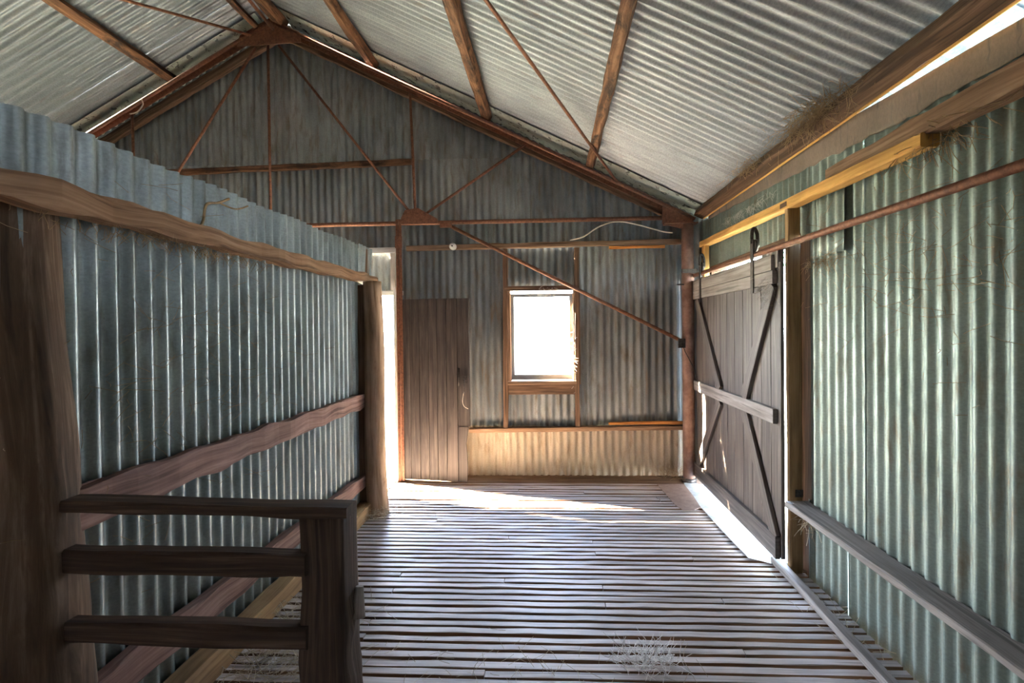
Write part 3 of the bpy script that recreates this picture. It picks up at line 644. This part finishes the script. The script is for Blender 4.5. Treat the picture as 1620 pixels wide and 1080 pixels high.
# hanging patch sheet
b = MB(); b.corr((1.548, 2.57, 1.93), (0, 1, 0), (0, 0, 1), (-1, 0, 0), .27, .36, tint=.7, seed=301, rows=6, dent=.004, ph=1)
o = one('patch_sheet', b, 'galv_right', 'short offcut of corrugated sheet hanging behind the pipe beside the yellow post', 'metal sheet')
sm = o.modifiers.new('thickness', 'SOLIDIFY'); sm.thickness = .0015

# sheets on floor
b = MB(); poly = [(1.285, 4.70), (1.40, 4.69), (1.60, 4.2), (1.60, 3.12), (1.40, 3.10), (1.36, 3.13), (1.285, 3.17), (1.262, 3.6), (1.25, 4.1), (1.258, 4.45)]
b.prism([(x, y_, .004) for x, y_ in poly], (0, 0, 1), .004)
one('tin_sheet', b, 'tin_ramp', 'long pale sheet of worn painted tin on the floor under the sliding door', 'metal sheet')
b = MB(); b.prism([(1.01, 4.64, .010), (1.27, 4.645, .010), (1.262, 4.3, .012), (1.24, 4.03, .014), (1.17, 3.975, .012), (1.08, 3.98, .010), (1.045, 4.1, .008), (1.03, 4.35, .008)], (0, 0, 1), .004)
one('fibre_sheet', b, 'brown_sheet', 'brown offcut sheet with rounded end on the floor by the corner post', 'sheet')

# ------------------------------------------------------------------ straw, nests, webs
def tuft(name, lab, cat, c, spread, nst, ln, m, seed, up=.3, r=.0013, flat=.5, dirn=None):
    q = random.Random(seed); b = MB(); c = Vector(c)
    for _ in range(nst):
        p = c + Vector((q.gauss(0, spread[0]), q.gauss(0, spread[1]), abs(q.gauss(0, spread[2])) if spread[2] >= 0 else q.gauss(0, -spread[2])))
        d = Vector((q.uniform(-1, 1), q.uniform(-1, 1), q.uniform(-flat, up)))
        if dirn: d += Vector(dirn)
        d.normalize(); L = ln*q.uniform(.4, 1.2); k = Vector((q.uniform(-1, 1), q.uniform(-1, 1), q.uniform(-.6, .6)))*L*.35
        pts = [p, p+d*L*.35+k*.4, p+d*L*.7+k*.8, p+d*L+k*.8]
        if c.z < .3: pts = [Vector((a.x, a.y, max(.003, a.z))) for a in pts]
        b.tube(pts, r, n=3, caps=False, tint=q.random())
    return one(name, b, m, lab, cat, kind='stuff')
tuft('straw_tuft', 'pale tuft of dry grass heads on the front slats', 'straw', (.42, 2.17, .004), (.07, .04, .012), 170, .10, 'web_white', 1, up=.8, flat=0, r=.0013)
tuft('straw_tuft', 'dry grass around the foot of the pale log post', 'straw', (-1.48, 3.82, .01), (.09, .05, .02), 190, .13, 'straw', 2, up=.6, flat=.1)
tuft('straw_tuft', 'dry grass caught at the foot of the corner post', 'straw', (1.20, 4.84, .01), (.10, .04, .03), 80, .14, 'brown_straw', 3, up=1.1, flat=0)
tuft('straw_tuft', 'loose hay on the slats behind the low railing', 'straw', (-1.28, 2.25, .004), (.13, .20, .005), 420, .17, 'straw', 4, up=.25, flat=0, r=.0014)
tuft('straw_tuft', 'thin scatter of straw on the front slats', 'straw', (-.20, 2.12, .004), (.35, .10, .004), 80, .09, 'straw', 5, up=.6, flat=0, r=.0012)
tuft('straw_tuft', 'wisps of straw on the slats beside the grey strip', 'straw', (1.45, 2.45, .004), (.06, .25, .005), 40, .10, 'straw', 6, up=.5, flat=0)
tuft('grass_nest', 'brown hairy grass nest stuffed above the eave beam', 'nest', (1.40, 2.62, 2.665), (.035, .16, -.025), 420, .11, 'brown_straw', 7, up=.2, flat=1.2)
tuft('grass_nest', 'small clump of nest grass on the eave beam, further along', 'nest', (1.40, 3.4, 2.66), (.03, .12, -.02), 160, .07, 'brown_straw', 8, up=.2, flat=1.2)
tuft('nest_straw', 'straw hanging from the dark end of the brown beam on the right wall', 'straw', (1.50, 1.90, 2.26), (.02, .13, -.02), 80, .14, 'brown_straw', 9, up=.1, flat=1.2)
tuft('cobweb', 'brown fluff hanging below the top beam of the partition', 'cobweb', (-1.54, 1.95, 1.905), (.015, .30, -.012), 300, .055, 'brown_straw', 10, up=-.2, flat=1.4, r=.0008)
tuft('cobweb', 'dusty web across the upper sheets of the right wall', 'cobweb', (1.548, 2.0, 1.8), (.002, .45, -.2), 260, .11, 'brown_straw', 11, up=.5, flat=.8, r=.0010)
tuft('cobweb', 'dusty web strands over the partition sheets', 'cobweb', (-1.585, 2.1, 1.35), (.006, .45, -.35), 260, .10, 'brown_straw', 12, up=.5, flat=.7, r=.0009)
tuft('cobweb', 'white webbing below the fascia at the far right eave', 'cobweb', (1.50, 3.75, 2.43), (.01, .22, -.012), 150, .06, 'web_white', 13, up=-.2, flat=1.6, r=.0008)
tuft('cobweb', 'dark wispy web trailing from the head of the window', 'cobweb', (-.08, 4.85, 1.92), (.05, .01, -.02), 90, .07, 'web', 14, up=-.2, flat=1.6, r=.0012)
tuft('cobweb', 'whitish web at the right edge of the window', 'cobweb', (.225, 4.88, 1.2), (.01, .01, -.12), 60, .06, 'web_white', 15, up=.5, flat=1, r=.001)
tuft('straw_tuft', 'straw poking out under the grey ledge at its far end', 'straw', (1.53, 2.90, .36), (.015, .03, -.03), 50, .10, 'straw', 16, up=.5, flat=1)
tuft('cobweb', 'dusty web below the end of the patch sheet on the right wall', 'cobweb', (1.53, 2.75, 1.90), (.01, .08, -.02), 110, .09, 'brown_straw', 17, up=.2, flat=1.4, r=.0008)
tuft('cobweb', 'hair like web on the near top corner of the sliding door', 'cobweb', (1.385, 3.12, 1.78), (.006, .05, -.05), 90, .08, 'web', 18, up=.2, flat=1.4, r=.0008)
b = MB(); b.tube(bez([(-1.585, 2.28, 2.19), (-1.58, 2.2, 2.15), (-1.58, 2.12, 2.12), (-1.575, 2.09, 2.04), (-1.575, 2.06, 1.99)]), .006, n=6)
b.tube(bez([(-1.58, 2.2, 2.15), (-1.58, 2.32, 2.15), (-1.58, 2.42, 2.19)]), .004, n=6)
one('dry_root', b, 'brown_straw', 'dark dry twig trailing over the partition sheet above the top beam', 'twig')

# ------------------------------------------------------------------ trees outside the right wall
def tree(x, y_, h, lab, seed):
    q = random.Random(seed); t = thing('tree', lab, 'tree', (x, y_, -.6), group='trees outside the right wall')
    b = MB(); b.log((x, y_, -.6), (x+q.uniform(-.3, .3), y_, h*.7), .16, .06, seed, n=12, step=.4); b.build('trunk', 'bark', t)
    b = MB()
    for _ in range(4500):
        v = Vector((q.gauss(0, 1), q.gauss(0, 1), q.gauss(0, 1))).normalized()*q.uniform(.5, 1)
        p = Vector((x+v.x*h*.34, y_+v.y*h*.34, h*.66+v.z*h*.36)); a = Vector((q.uniform(-1, 1), q.uniform(-1, 1), q.uniform(-1, 1))).normalized(); c = a.orthogonal().normalized(); s_ = q.uniform(.10, .2)
        o_ = len(b.v); b.v.extend([tuple(p-a*s_), tuple(p+c*s_*.35), tuple(p+a*s_), tuple(p-c*s_*.35)]); b.face([o_, o_+1, o_+2, o_+3], [(0, 0), (1, 0), (1, 1), (0, 1)])
    b.build('crown', 'leaf', t)
tree(6.2, 4.2, 7.6, 'leafy green tree outside glimpsed through the gap under the right eave, nearest the viewer', 1)
tree(6.6, 8.6, 8.0, 'leafy green tree outside the right wall, second along', 2)
tree(7.4, 13.8, 8.6, 'leafy green tree outside the right wall, farthest back', 3)
